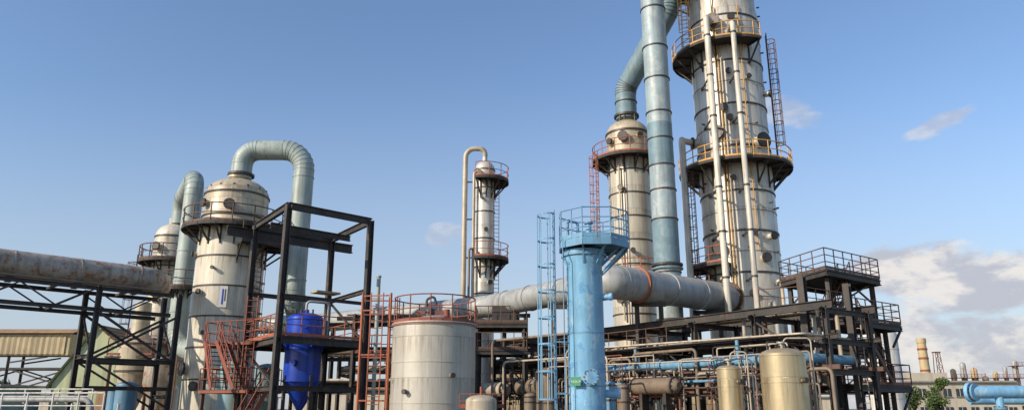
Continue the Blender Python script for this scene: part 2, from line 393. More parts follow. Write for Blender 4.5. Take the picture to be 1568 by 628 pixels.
for a,z,r in((250,19.5,.16),(280,15,.12),(300,11,.14),(260,17.5,.1)): b.nozzle(C,R,a,z,r,.25,'col_thin')
b.done()

# ------------------------------------------------------------------ crossing large pipe
b=B('large_process_pipeline',(5.8,41,0))
b.tube([(14.6,48.6,8.95),(9.7,44.5,8.9),(6.0,41.3,8.85)],.95,'greypipe',2,32)
b.tube([(6.3,41.6,8.85),(5.6,41.0,8.83),(4.7,42.1,8.8)],.96,'greypipe',1.1,32,6)
b.tube([(4.9,41.9,8.8),(-1.5,51,8.8),(-15,60,8.7),(-22,62.5,8.7)],.79,'greypipe',3,32,5,r2=.72)
d1=(V((14.6,48.6,0))-V((6,41.3,0))).normalized()
for t in(1.6,):
    p=V((6,41.3,8.86))+d1*t; b.cyl(p-d1*.03,p+d1*.03,1.05,'orange',seg=36); b.flange(p+d1*.12,d1,1.05,'brownpipe',.08,36,28)
for t in(4.4,7.4,9.6): b.flange(V((6,41.3,8.88))+d1*t,d1,.98,'greypipe',.06,32)
p=V((14.6,48.6,8.95)); b.flange(p-d1*.45,d1,1.1,'yellow',.05,36); b.flange(p-d1*.62,d1,1.1,'brown',.1,36,24)
d2=(V((-1.5,51,0))-V((4.9,41.9,0))).normalized()
for t in(.2,3.2,6.4,9): b.flange(V((4.9,41.9,8.8))+d2*t,d2,.83,'greypipe',.06,32)
for p in((12.5,46.9),(8,43.1),(3.2,44.2),(0.2,48.5),(-6,54)):
    for sx in(-.7,.7): b.bar((p[0]+sx,p[1],0),(p[0]+sx,p[1],7.8),.2,.2,'black')
    b.bar((p[0]-1,p[1],7.85),(p[0]+1,p[1],7.85),.2,.25,'black')
b.done()

# ------------------------------------------------------------------ light blue column in front
C=(2.68,27); R=.66
b=B('light_blue_column',(C[0],C[1],0))
b.rev([(1.0,0),(1.0,.35),(R,.35)],(C[0],C[1],0),'conc',32)
b.rev([(R,.3),(R,7.1),(R+.1,7.3),(R+.12,7.62)],(C[0],C[1],0),'blue',48)
rings(b,C,R,[2.75,4.6],'bluesteel',.04,.015,48); rings(b,C,R+.1,[7.45],'bluesteel',.1,.08,48)
dc=V((3.05,27.0,7.9)); RO=1.33
O=[dc+V((RO*math.cos(math.radians(a)),RO*.95*math.sin(math.radians(a)),0)) for a in range(22,382,45)]
vs=[]
for p in O: vs+=[p+UP*.05,p-UP*.05]
fs=[[i*2 for i in range(8)],[i*2+1 for i in range(7,-1,-1)]]+[[i*2,i*2+1,((i+1)%8)*2+1,((i+1)%8)*2] for i in range(8)]
b.add(vs,fs,'bluesteel',False)
for i in range(8):
    b.bar(O[i]-UP*.12,O[(i+1)%8]-UP*.12,.06,.22,'bluesteel'); 
    q=V((C[0],C[1],7.75)); b.bar(q,O[i]-UP*.14,.07,.14,'bluesteel')
    e=O[i]-V((C[0],C[1],7.9)); e.z=0
    b.bar(V((C[0],C[1],7.1))+e.normalized()*R,O[i]-e*.2-UP*.16,.06,.08,'bluesteel')
b.bar((3.3,27.1,6.75),(4.35,27.3,7.75),.08,.1,'bluesteel'); b.bar((3.3,26.7,6.75),(4.2,26.5,7.75),.08,.1,'bluesteel')
b.rail([p+UP*.05 for p in O],'bluesteel',1.1,.026,.6,closed=True,mid=2)
b.box((3.0,27.1,8.15),(.6,.5,.35),'bluesteel'); b.cyl((2.9,27.1,7.95),(2.9,27.1,8.75),.1,'blue',seg=12); b.flange((2.9,27.1,8.75),(0,0,1),.17,'bluesteel',.06,16)
b.tube([(2.5,27.2,8),(2.5,27.2,8.8),(2.1,27.0,8.8),(2.1,26.9,8.2)],.05,'bluesteel',.12,8)
b.ladder((1.55,26.75,0.2),8.9,(-1,-.05),'bluesteel',.55,2.1,.024,.42,.95)
for z in(2.5,4.3,6.1): b.bar((1.57,26.8,z),(2.1,26.9,z),.05,.06,'bluesteel')
b.rod((1.85,26.3,.2),(1.85,26.3,8.0),.022,'bluesteel')
b.nozzle(C,R,-88,3.05,.2,.18,'blue','blue'); b.cyl((2.7,26.1,3.05),(2.7,26.06,3.05),.29,'blue',seg=24)
for i in range(12):
    t=i/12*2*math.pi; b.cyl((2.7+.24*math.cos(t),26.08,3.05+.24*math.sin(t)),(2.7+.24*math.cos(t),26.02,3.05+.24*math.sin(t)),.022,'bluesteel',seg=6)
b.nozzle(C,R,-5,2.5,.14,.45,'blue','blue'); b.nozzle(C,R,-20,5.9,.1,.3,'blue','blue')
b.box((2.22,26.30,2.9),(.36,.02,.30),'green',-.5)
ob=b.done()
cu=bpy.data.curves.new('tag_lettering','FONT'); cu.body='HCSU.M'; cu.size=.105; cu.extrude=.003
tx=bpy.data.objects.new('tag_lettering',cu); scene.collection.objects.link(tx); tx.parent=ob
a=-.5; nx,ny=math.sin(a),-math.cos(a)
tx.location=(2.22-C[0]-.17*math.cos(a)+nx*.016,26.30-C[1]-.17*math.sin(a)+ny*.016,2.86); tx.rotation_euler=(math.pi/2,0,a); cu.materials.append(M['white'])

# ------------------------------------------------------------------ storage tank
C=(-3.13,30); R=1.66
b=B('storage_tank',(C[0],C[1],0))
b.rev([(R,0),(R,5.2)],(C[0],C[1],0),'tank',72); b.rev([(R+.05,5.13),(R+.05,5.24),(R-.1,5.24),(.4,5.6),(.01,5.62)],(C[0],C[1],0),'tank',72)
rings(b,C,R,[2.2,3.72],'tank',.05,.015,72); rings(b,C,R,[5.17],'redox',.05,.06,72)
O=b.arc(C,R-.03,0,345,5.22,23); b.rail(O,'redox',1.05,.026,.75,closed=True,mid=1)
b.cyl((-3.3,29.7,5.3),(-3.3,29.7,5.85),.2,'iron',seg=16); b.tube([(-3.5,30.2,5.4),(-3.5,30.2,6.3),(-3.2,30.2,6.45),(-3.1,30.2,6.1)],.05,'iron',.12,8)
b.bar((-3.9,30.1,5.75),(-2.6,30.1,5.75),.08,.12,'redox'); b.cyl((-2.6,29.5,5.3),(-2.6,29.5,5.8),.12,'redox',seg=12)
b.box((-4.62,29.3,3.0),(.02,.2,.16),'green',.3)
for a,z in((240,2.6),(300,3.2)): b.nozzle(C,R,a,z,.07,.15,'tank')
b.done()

# red ladder tower beside tank
b=B('ladder_tower',(-5.7,31,0))
for x,y in((-6.2,30.6),(-5.0,30.4),(-6.5,32),(-5.3,32)):
    b.bar((x,y,0),(x,y,6.6),.07,.07,'orange')
for z in(2.3,4.1,5.9,6.5):
    b.bar((-6.2,30.6,z),(-5.0,30.4,z),.05,.05,'orange'); b.bar((-6.5,32,z),(-5.3,32,z),.05,.05,'redox'); b.bar((-6.2,30.6,z),(-6.5,32,z),.05,.05,'redox'); b.bar((-5,30.4,z),(-5.3,32,z),.05,.05,'redox')
b.ladder((-5.55,30.3,.2),6.4,(0,-1),'orange',.5,None,.026)
b.ladder((-4.95,31.0,.2),6.3,(.5,-1),'redox',.45,None,.026)
b.bar((-5.0,30.4,5.2),(-4.4,30.2,5.2),.5,.05,'dark')
b.done()

# ------------------------------------------------------------------ black steel frame with blue vessel
A=V((-11,35,0));Bq=V((-7.55,38.2,0));D=V((-14.1,39.4,0));Cq=V((-10.65,42.6,0)); H=11.66
b=B('black_steel_frame',tuple(A))
GX=(Bq-A).normalized()
for p in(A,Bq,D,Cq): b.ibeam(p,p+UP*H,.28,.28,'black',up=GX); b.box(p+UP*.1,(.5,.5,.2),'conc',.75)
def ring4(z,h=.32,w=.2):
    for p,q in((A,Bq),(Bq,Cq),(Cq,D),(D,A)): b.ibeam(p+UP*z,q+UP*z,w,h,'black')
ring4(H-.05,.34); 
b.ibeam(D+V((-1.2,-.9,H-.45)),Cq+V((1.0,.9,H-.45)),.3,.5,'black'); 
b.ibeam(A.lerp(D,.5)+UP*(H-.5),Bq.lerp(Cq,.5)+UP*(H-.5),.2,.3,'black')
for z in(7.9,): 
    b.ibeam(D+UP*z,Cq+UP*z,.18,.22,'black'); b.ibeam(Cq+UP*z,Bq+UP*z,.18,.22,'black')
b.ibeam(A+UP*7.2,Bq+UP*7.2,.14,.16,'black')
ring4(5.1,.3); ring4(2.9,.25)
b.bar(Cq+UP*8,Bq+UP*5.2,.1,.1,'black'); b.bar(A+UP*3,D+UP*5,.1,.1,'black')
e1=Bq-A; e2=D-A
def deck(o,f1,f2,z,mat='dark',th=.06):
    vs=[o+UP*(z+th/2),o+f1+UP*(z+th/2),o+f1+f2+UP*(z+th/2),o+f2+UP*(z+th/2)]; vs+= [p-UP*th for p in vs]
    b.add(vs,[[0,1,2,3],[7,6,5,4],[0,4,5,1],[1,5,6,2],[2,6,7,3],[3,7,4,0]],mat,False)
deck(A,e1,e2*.25,5.3); deck(A+e2*.62,e1,e2*.38,5.3); deck(A+e2*.25,e1*.14,e2*.37,5.3); deck(A+e2*.25+e1*.72,e1*.28,e2*.37,5.3)
b.rail([A+UP*5.33,Bq+UP*5.33,Cq+UP*5.33],'orange',1.05,.03,1.2); b.rail([A+UP*5.33,D+UP*5.33],'orange',1.05,.03,1.2)
b.box((-10.1,39.7,8.0),(1.4,.8,.1),'ochre',.75)
b.done()
C=(-10.75,38.6); R=.92
b=B('blue_conical_vessel',(C[0],C[1],0))
b.rev([(.14,1.5),(.14,1.9),(R,3.3),(R,6.45)]+dome(R,.35,8,6.45,.15)+[(.15,6.95)],(C[0],C[1],0),'royal',48)
rings(b,C,R,[6.42,3.32,4.9],'royal',.07,.05,48)
b.tube([(C[0],C[1],6.9),(C[0],C[1],7.4),(C[0]+1.0,C[1]+.6,7.4),(C[0]+1.0,C[1]+.6,5.4)],.07,'greypipe',.2,8)
for a in(45,135,225,315):
    t=math.radians(a); x=C[0]+R*math.cos(t);y=C[1]+R*math.sin(t); b.bar((x,y,0),(x,y,3.6),.14,.14,'black'); b.box((x,y,5.1),(.3,.3,.2),'royal',t)
b.nozzle(C,R,260,4.2,.12,.2,'royal','royal'); b.nozzle(C,R,285,6.0,.08,.2,'royal','royal')
for k in range(4): b.cyl((C[0]-.5+.3*k,C[1]-.2,6.5),(C[0]-.5+.3*k,C[1]-.2,6.95),.05,'iron',seg=8)
b.done()
b=B('access_stairway',(-14,38,0))
for p in((-15.7,38.6),(-13.3,37.6),(-14.9,41.0),(-12.6,40.0)): b.bar((p[0],p[1],0),(p[0],p[1],5.3),.16,.16,'brown')
def quad(pts,z,th=.08,mat='dark'):
    vs=[V((x,y,z)) for x,y in pts]+[V((x,y,z-th)) for x,y in pts]; n=len(pts)
    b.add(vs,[list(range(n)),list(range(2*n-1,n-1,-1))]+[[i,i+n,(i+1)%n+n,(i+1)%n] for i in range(n)],mat,False)
Q=[(-15.9,38.5),(-13.0,37.3),(-12.2,40.0),(-15.1,41.2)]
for z in(5.25,2.9):
    quad(Q,z)
    for i in range(4): b.bar(V((*Q[i],z-.1)),V((*Q[(i+1)%4],z-.1)),.06,.14,'redox')
    b.rail([V((*q_,z)) for q_ in (Q[3],Q[0],Q[1],Q[2])],'redox',1.05,.028,.9,toe=False)
b.stair((-14.3,37.0,2.9),(-15.2,37.9,5.25),.8,'redox'); b.stair((-13.2,36.7,2.9),(-14.6,37.6,5.25),.7,'redox')
b.stair((-13.2,36.3,.2),(-12.2,37.3,2.9),.8,'redox')
b.ladder((-13.1,37.2,2.9),4.6,(.3,-1),'redox',.5,None)
b.rail([(-13.0,37.3,5.25),(-11.6,36.6,5.25)],'orange',1.05,.03,.7)
b.done()
b=B('teal_process_vessel',(-15.3,40,0)); b.rev([(.8,0),(.8,4.3)]+dome(.8,.3,6,4.3,.1),(-15.4,42,0),'teal',32); b.rev([(.65,0),(.65,4.1)]+dome(.65,.3,6,4.1,.1),(-13.6,42.0,0),'teal',32); b.done()

# ------------------------------------------------------------------ left scrubber tower A
C=(-17.45,45); R=2.0
b=B('scrubber_tower',(C[0],C[1],0))
b.rev([(R,0),(R,12.7)],(C[0],C[1],0),'col_a',72)
b.rev([(R,12.7),(1.93,12.85),(1.93,14.9)]+dome(1.93,1.15,8,14.9,.6)+[(.68,16.1),(.68,16.3)],(C[0],C[1],0),'col_a_top',64)
rings(b,C,R,[3.6,5.4,7.2,9,10.8],'iron',.09,.04,72); rings(b,C,1.93,[14.85,13.4],'iron',.1,.06,64)
b.ringplat(C,R,3.0,0,360,12.65,'brown',rr=.036,drop=1.0,step=22)
b.ringplat(C,R,3.3,-60,20,11.6,'brown',rr=.034,drop=1.1,step=22)
b.ladder((-19.7,44.2,2),3,(-1,-.4),'brown',.5,None)
b.ladder((-15.4,44.0,5),7.8,(.7,-.7),'brown',.5,1.5)
for a,z,r in((245,8.6,.12),(225,4.2,.3),(262,6.2,.1),(212,11,.14),(280,13.9,.25),(230,14.1,.2),(255,3.2,.2),(265,10,.08)): b.nozzle(C,R if z<12.7 else 1.93,a,z,r,.25,'col_a')
for k in range(14):
    t=2*math.pi*k/14; d=V((math.cos(t),math.sin(t),0)); p=V((C[0],C[1],15.15))+d*1.75; b.box(p,(.2,.12,.35),'brown',t)
t=math.radians(-76); d=V((math.cos(t),math.sin(t),0)); p=V((C[0],C[1],8.3))+d*(R+.03); b.box(p,(.5,.03,1.25),'white',t+math.pi/2)
b.box(p+d*.02,(.08,.012,.9),'royal',t+math.pi/2); b.box(p+d*.02+V((.13,.03,.1)),(.05,.012,.7),'iron',t+math.pi/2)
b.done()
b=B('inverted_u_vapour_duct',(-15.3,45,0))
b.tube([(-17.35,45,16.1),(-17.35,45,18.05),(-13.35,45,18.05),(-13.35,45,8.4),(-13.6,47.5,7.0),(-15,58,7.6)],.64,'sage',1.35,32,8,ringmat='sage')
b.flange((-17.35,45,16.35),(0,0,1),.82,'iron',.14,32,20)
for z in(9.6,11.8,14,16.2): b.flange((-13.35,45,z),(0,0,1),.67,'sage',.07,32)
b.done()

# ------------------------------------------------------------------ tower B
C=(-25.9,55); R=1.27
b=B('absorber_tower',(C[0],C[1],0))
b.rev([(R+.35,0),(R+.35,3.3),(R,3.9),(R,14.6)]+dome(R,1.0,8,14.6,.4)+[(.45,16)],(C[0],C[1],0),'col_a',48)
rings(b,C,R,[5,6.8,8.6,10.4,12.2,14.5],'iron',.1,.05,48)
b.ringplat(C,R,2.2,130,320,12.6,'brown',rr=.04,drop=1.0); b.ringplat(C,R,2.3,130,320,6.4,'redox',rr=.036,drop=1.0)
b.ladder((-27.9,54,6.4),6.6,(-1,-.4),'brown',.5,1.5)
for a,z,r in((250,13.6,.25),(270,9.6,.2),(230,7.6,.25),(285,5.6,.2)): b.nozzle(C,R,a,z,r,.3,'col_a')
b.done()
b=B('looped_vapour_duct',(-22,50,0))
b.tube([(-25.6,55,15.6),(-25.6,55,17.6),(-21.6,48,17.3),(-21.6,48,5.9),(-19.2,46.2,5.2)],.6,'sage',1.5,28,7,ringmat='sage')
for z in(8,10,12,14): b.flange((-21.6,48,z),(0,0,1),.63,'sage',.07,28)
b.ringplat((-21.6,48),.6,1.3,150,330,9.5,'brown',rr=.03,drop=.5)
b.done()
b=B('cyclone_separator',(-24.6,46,0))
b.rev([(.25,1.2),(.3,1.8),(1.15,4.2),(1.15,6.0),(.55,6.6),(.5,8.6)],(-24.0,48,0),'col_a_top',40); rings(b,(-24.0,48),1.15,[4.25,5.95],'iron',.1,.07,40)
b.rev([(.2,1.0),(.3,1.6),(.95,3.4),(.95,4.6),(.4,5.0)],(-21.2,45.6,0),'rustpipe',36)
for x,y in((-25.2,47.2),(-22.8,47.2),(-25.2,49),(-22.8,49)): b.bar((x,y,0),(x,y,5.2),.16,.16,'brown')
b.rail([(-25.4,47,5.2),(-22.6,47,5.2),(-22.6,49.2,5.2)],'redox',1.05,.034,.9); b.box((-24,47.3,5.1),(3,.7,.1),'dark')
b.done()

# ------------------------------------------------------------------ left pipeline on truss bridge
pd=(V((5.3,5.4,0))).normalized(); pn=V((-pd.y,pd.x,0))
P0=V((-25.5,36,0)); s0=P0-pd*16; s1=P0+pd*7.6
b=B('rusty_pipeline',tuple(P0))
b.tube([s0+UP*9,s1+UP*9,s1+pd*1.1+pn*2.5+UP*9],.66,'rustpipe',1.2,32,6)
for t in range(-15,9,3): 
    p=P0+pd*(t+.6); b.flange(p+UP*9,pd,.69,'rustpipe',.05,32); b.bar(p-pn*.5+UP*8.25,p+pn*.5+UP*8.25,.25,.3,'black')
b.tube([s0+pn*1.4+UP*8.5,s1+pn*1.4+UP*8.5],.16,'tanpipe'); b.tube([s0-pn*.9+UP*8.3,s1-pn*.9+UP*8.3],.07,'brownpipe',seg=8)
b.done()
b=B('truss_pipe_bridge',tuple(P0))
for sgn in(-1,1):
    o=pn*1.1*sgn
    b.ibeam(s0+o+UP*8.05,s1+o+pd*.6+UP*8.05,.16,.2,'black'); b.ibeam(s0+o+UP*6.95,s1+o+pd*.6+UP*6.95,.16,.2,'black')
    n=14; L=(s1-s0).length
    for i in range(n):
        a_=s0+o+pd*(L*i/n); c_=s0+o+pd*(L*(i+1)/n)
        if i%2: b.bar(a_+UP*7.0,c_+UP*8.0,.07,.07,'black')
        else: b.bar(a_+UP*8.0,c_+UP*7.0,.07,.07,'black')
        if i%2 and sgn>0: b.bar(a_+UP*8.06,a_-o*2+UP*8.06,.12,.12,'black'); b.bar(a_+UP*6.96,a_-o*2+UP*6.96,.1,.1,'black')
colT=[-9.0,4.45,8.6]
for t in colT:
    for sgn in(-1,1):
        p=P0+pd*t+pn*1.1*sgn; b.ibeam(p,p+UP*8.2,.24,.24,'black',up=pd)
    for z in(2.6,4.6): b.ibeam(P0+pd*t-pn*1.1+UP*z,P0+pd*t+pn*1.1+UP*z,.16,.2,'black')
    b.bar(P0+pd*t-pn*1.1+UP*4.6,P0+pd*t+pn*1.1+UP*6.9,.09,.09,'black')
for sgn in(-1,1):
    o=pn*1.1*sgn; a_=P0+pd*4.45+o; c_=P0+pd*8.6+o
    b.ibeam(a_+UP*4.4,c_+UP*4.4,.18,.22,'black'); b.ibeam(a_+UP*3,c_+UP*3,.16,.2,'black')
    b.bar(a_+UP*6.9,c_+UP*4.4,.12,.12,'black'); b.bar(a_+UP*4.4,c_+UP*6.9,.12,.12,'black'); b.bar(a_+UP*4.4,c_+UP*2,.1,.1,'black')
b.done()

# ------------------------------------------------------------------ central pipe rack
RR=V((14.4,34,0)); RL=V((-3.6,59.5,0)); rd=(RL-RR).normalized(); rn=V((rd.y,-rd.x,0)); LL=(RL-RR).length
b=B('pipe_rack',tuple(RR))
nb=8; W=3.6
for i in range(nb+1):
    p=RR+rd*LL*i/nb
    for o in(0,W):
        b.ibeam(p+rn*o,p+rn*o+UP*6.55,.24,.24,'black',up=rd)
    for z in(6.35,4.95,3.6): b.ibeam(p-rn*.5+UP*z,p+rn*(W+.5)+UP*z,.18,.24,'black')
    if i<nb and i%2==0:
        q_=RR+rd*LL*(i+1)/nb; b.bar(p+UP*3.6,q_+UP*6.2,.08,.08,'black')
for o in(0,W):
    b.ibeam(RR-rd*.4+rn*o+UP*6.62,RL+rn*o+UP*6.62,.22,.4,'black'); b.ibeam(RR-rd*.5+rn*o+UP*5.15,RL+rn*o+UP*5.15,.14,.22,'black')
    b.bar(RR-rd*.5+rn*(o-.05)+UP*3.8,RL+rn*(o-.05)+UP*3.8,.12,.2,'brown')
pm=['tanpipe','greypipe','brownpipe','brownpipe','rustpipe','iron','brown','whitepipe','brownpipe','black']
for z in(6.6,5.25,3.9,2.7):
    o=.3
    while o<W-.2:
        r=random.choice([.05,.07,.09,.12,.16,.2]); mt=random.choice(pm)
        a0=random.uniform(.6,5); a1=LL-random.uniform(0,1)*9
        if z>6 : r=min(r,.1)
        pa=RR+rd*a0+rn*o+UP*(z+r+.02); pb=RR+rd*a1+rn*o+UP*(z+r+.02)
        dz=random.choice([0,0,-2.2,-3]); 
        b.tube([pa-UP*2.4 if random.random()<.4 else pa-rd*.01,pa,pb,pb+UP*dz if dz else pb+rd*.01],r,mt,r*3,10,4)
        for k in range(5): b.flange(pa.lerp(pb,random.random()),rd,r*1.5,'iron',.08,12)
        o+=r*2+random.uniform(.08,.22)
for k in range(2):
    o=-.55 if k==0 else W+.1
    pts=[RR+rd*1+rn*o+UP*5.3,RR+rd*(LL-2)+rn*o+UP*5.3]
    b.bar(pts[0],pts[1],.7,.06,'dark'); 
b.rail([RR+rd*9-rn*.9+UP*5.33,RR+rd*(LL-2)-rn*.9+UP*5.33],'brown',1.0,.028,1.6,toe=False)
b.done()
b=B('light_blue_pipeline',tuple(RR))
o=-rn*1.35
b.tube([RR+rd*.6+rn*3+UP*4.2,RR+rd*.6+o+UP*4.2,RR+rd*17+o+UP*4.2,RR+rd*17+rn*3+o+UP*4.2],.23,'bluesteel',.7,20)
b.tube([RR+rd*3+rn*-1.9+UP*3.3,RR+rd*17+rn*-1.9+UP*3.3,RR+rd*17+rn*-1.9+UP*1],.07,'bluesteel',.4,14)
for t in(2,5.5,9,12.5,16): b.flange(RR+rd*t+o+UP*4.2,rd,.32,'blue',.1,20,10)
for t in(4,11): b.cyl(RR+rd*t+o+UP*4.2,RR+rd*t+o+UP*5.2,.09,'bluesteel',seg=14)
b.done()

b=B('process_pipework',(6,36,0))
def valve(p,s=.16,mat='iron'):
    p=V(p); b.cyl(p-V((s*1.3,0,0)),p,s,mat,s*.4,12); b.cyl(p,p+V((s*1.3,0,0)),s*.4,mat,s,12); b.cyl(p,p+UP*s*2.4,s*.25,mat,seg=8)
    q_=p+UP*s*2.4
    for i in range(10):
        t=2*math.pi*i/10;u=2*math.pi*(i+1)/10; b.rod(q_+V((math.cos(t),math.sin(t),0))*s*1.1,q_+V((math.cos(u),math.sin(u),0))*s*1.1,s*.14,'redox',5)
    b.rod(q_-V((s*1.1,0,0)),q_+V((s*1.1,0,0)),s*.1,'redox',5)
b.tube([(2.9,40.2,1),(2.9,40.2,5.0),(12.9,33.0,5.2),(16.6,36.2,5.2)],.05,'tanpipe',.3,10)
b.tube([(1.8,38,1),(1.8,38,4.0),(10.0,31.4,4.0),(10,31.4,.5)],.03,'tanpipe',.2,8)
b.tube([(-1.2,46,1),(-1.2,46,6.0),(4.5,40,6.0),(4.5,40,2.0)],.08,'brownpipe',.3,10)
b.tube([(-.5,44,1),(-.5,44,4.6),(4.8,38,4.6),(4.8,38,2.0)],.06,'tanpipe',.3,10)
for i in range(100):
    x=random.uniform(-1.6,12.8); yl=34+(14.4-x)*1.42; y=yl-random.uniform(1.6,4.5); z=random.choice([2.6,3.0,3.6,4.4,4.9,random.uniform(2.4,5)])
    r=random.choice([.025,.03,.035,.04,.05,.08]); mt=random.choice(['brownpipe','brown','tanpipe','greypipe','iron','black','brownpipe','tanpipe','redox'])
    k=random.random()
    if k<.5:
        q_=V((x,y,0))+rn*random.uniform(1.5,4); b.tube([(x,y,0),(x,y,z),(q_.x,q_.y,z),(q_.x,q_.y,z+random.uniform(-1.5,.6))],r,mt,r*3,8,3)
    else:
        Lh=random.uniform(1,min(5,max(1.2,(13.5-x)*1.3))); q_=V((x,y,0))+rd*-Lh; b.tube([(x,y,0),(x,y,z),(q_.x,q_.y,z),(q_.x,q_.y,0)],r,mt,r*3,8,3)
    for kk in range(2): valve((x,y,random.uniform(2.1,3.6)),random.uniform(.08,.15))
b.done()
b=B('equipment_skid',(4,33,0))
for x,y,r,h,mt in((5.4,37,.3,3.0,'brownpipe'),(0.9,38,.3,2.6,'brownpipe'),(2.0,44,.6,4.0,'brownpipe'),(10.6,37.5,.3,3.2,'greypipe'),(3.75,29,.2,2.9,'bluesteel'),(12.9,36,.5,3.2,'brownpipe')):
    b.rev([(r,0),(r,h)]+dome(r,r*.5,6,h,.05),(x,y,0),mt,28); b.cyl((x,y,h),(x,y,h+r+.25),.06,'iron',seg=8); b.flange((x,y,h+r+.25),(0,0,1),.12,'iron',.05,12)
    rings(b,(x,y),r,[h-.05,2.3],'iron',.06,.03,28)
# horizontal receiver drums and exchangers on saddles under the rack
for t,z,r,Lq,mt in((7,3.1,.42,2.8,'brownpipe'),(12,2.9,.45,3.2,'greypipe'),(17,3.3,.5,3.4,'brownpipe'),(22,3.2,.5,3.5,'tanpipe')):
    c0=RR+rd*t-rn*2.6; b.cyl(c0+UP*z,c0+rd*Lq+UP*z,r,mt,seg=28)
    for s_ in(0,Lq): 
        b.cyl(c0+rd*s_+UP*z,c0+rd*(s_+(.25 if s_ else -.25))+UP*z,r,mt,r*.45,24); b.flange(c0+rd*s_+UP*z,rd,r*1.12,'iron',.08,24,12)
    for s_ in(.2*Lq,.8*Lq): b.bar(c0+rd*s_,c0+rd*s_+UP*(z-r+.05),.5,.2,'black',up=rd)
    b.cyl(c0+rd*.5*Lq+UP*z,c0+rd*.5*Lq+UP*(z+r+.4),.09,'iron',seg=10)
b.rev([(.55,0),(.55,2.25)]+dome(.55,.22,6,2.25,.06),(-1.1,27.2,0),'tanpipe',36); b.cyl((-1.1,27.2,2.4),(-1.1,27.2,2.75),.05,'redox',seg=8)
b.rail([(-1.9,27.6,2.0),(-.3,27.6,2.0)],'redox',.5,.02,.4)
b.done()
for (x,y,r,h) in((9.35,26,.76,3.75),(7.75,27,.42,3.35)):
    b=B('stainless_vessel',(x,y,0))
    b.rev([(r,.6),(r,h)]+dome(r,r*.35,8,h,.05),(x,y,0),'brass',48); rings(b,(x,y),r,[h,h-.9 if r>.5 else h-.6],'brass',.04,.018,48)
    b.cyl((x,y,h),(x,y,h+r*.35+.16),.08,'tank',seg=12); b.flange((x,y,h+r*.35+.18),(0,0,1),.14,'tank',.05,16,6)
    b.tube([(x+.1,y,h+.1),(x+.1,y,h+.6),(x+r+.25,y-.1,h+.6),(x+r+.25,y-.1,.4)],.028,'tanpipe',.15,8)
    for a in(45,135,225,315):
        t=math.radians(a); b.bar((x+r*.8*math.cos(t),y+r*.8*math.sin(t),0),(x+r*.8*math.cos(t),y+r*.8*math.sin(t),1.0),.1,.1,'iron')
    b.nozzle((x,y),r,300,2.9,.07,.12,'brass'); b.box((x,y-.01,h+r*.35+.05),(.5,.08,.06),'iron',.4)
    b.done()

# ------------------------------------------------------------------ right stair/platform structure
Nn=V((16.4,38,0));Rr=V((20.8,41.3,0));Lf=V((15.4,41.9,0));Fr=Rr+Lf-Nn
b=B('access_platform_tower',tuple(Nn))
def qdeck(P,z,rm='brown',rails=(0,1,2,3),th=.1):
    n=len(P); vs=[p+UP*z for p in P]+[p+UP*(z-th) for p in P]
    b.add(vs,[list(range(n)),list(range(2*n-1,n-1,-1))]+[[i,i+n,(i+1)%n+n,(i+1)%n] for i in range(n)],'dark',False)
    for i in range(n): b.ibeam(P[i]+UP*(z-.24),P[(i+1)%n]+UP*(z-.24),.16,.28,'black')
    for i in rails: b.rail([P[i]+UP*z,P[(i+1)%n]+UP*z],rm,1.1,.03,.95,mid=2)
P4=[Nn,Rr,Fr,Lf]
qdeck(P4,9.05)
m_=(Nn+Fr)/2
for p in P4: 
    q_=p.lerp(m_,.18); b.ibeam(q_,q_+UP*8.9,.22,.22,'black',up=GX)
for p in P4: b.bar(p.lerp(m_,.18)+UP*7.6,p.lerp(m_,.6)+UP*8.8,.09,.09,'black')
Q4=[p.lerp(m_,.18) for p in P4]
for z in(3,5,7):
    for i in range(4): b.ibeam(Q4[i]+UP*z,Q4[(i+1)%4]+UP*z,.16,.2,'black')
b.bar(Q4[0]+UP*5,Q4[1]+UP*7,.08,.08,'black'); b.bar(Q4[0]+UP*5,Q4[1]+UP*3,.08,.08,'black'); b.bar(Q4[0]+UP*7,Q4[1]+UP*8.8,.08,.08,'black')
e=(Rr-Nn).normalized(); f=V((-e.y,e.x,0))
def side(z,w,off,rm):
    o=Nn+e*off; P=[o-f*.4,o+e*w-f*.4,o+e*w+f*2.2,o+f*2.2]; qdeck(P,z,rm,(0,1,2)); return P
P=side(6.5,5.4,1.0,'brown'); 
for p in P[1:3]: b.bar(p+UP*5.2-e*1.2,p+UP*6.3,.1,.1,'black')
P=side(3.2,5.6,1.1,'redox')
for p in P[1:3]: b.bar(p+UP*1.9-e*1.2,p+UP*3.0,.1,.1,'black')
b.ibeam(Rr+V((-.2,-.2,0)),Rr+V((-.2,-.2,6.4)),.2,.2,'black',up=GX)
b.stair(Nn+e*4.4-f*.2+UP*3.2,Nn+e*1.6-f*.2+UP*6.5,.8,'brown')
b.stair(Nn+e*1.8+f*1.2+UP*6.5,Nn+e*4.0+f*1.2+UP*9.0,.7,'brown')
b.ladder(Nn-f*1.1+e*.2+UP*.3,6.3,(-.5,-1),'tanpipe',.5,None)
b.ibeam((14.25,36,0),(14.25,36,8.4),.34,.34,'black',up=GX); b.ibeam((16.45,36,0),(16.45,36,7.9),.3,.3,'black',up=GX)
b.ibeam((14.25,36,6.6),(18.2,39.2,6.6),.2,.3,'black'); b.ibeam((14.25,36,5.0),(18.2,39.2,5.0),.16,.22,'black'); b.ibeam((14.25,36,3.6),(16.45,36,3.6),.16,.2,'brown')
b.ibeam((14.25,36,6.6),(16.45,36,6.6),.16,.24,'black')
b.rail([(12.5,37.2,6.8),(14.3,36.2,6.8),(18.2,39,6.8)],'brown',1.0,.028,1.2,toe=False)
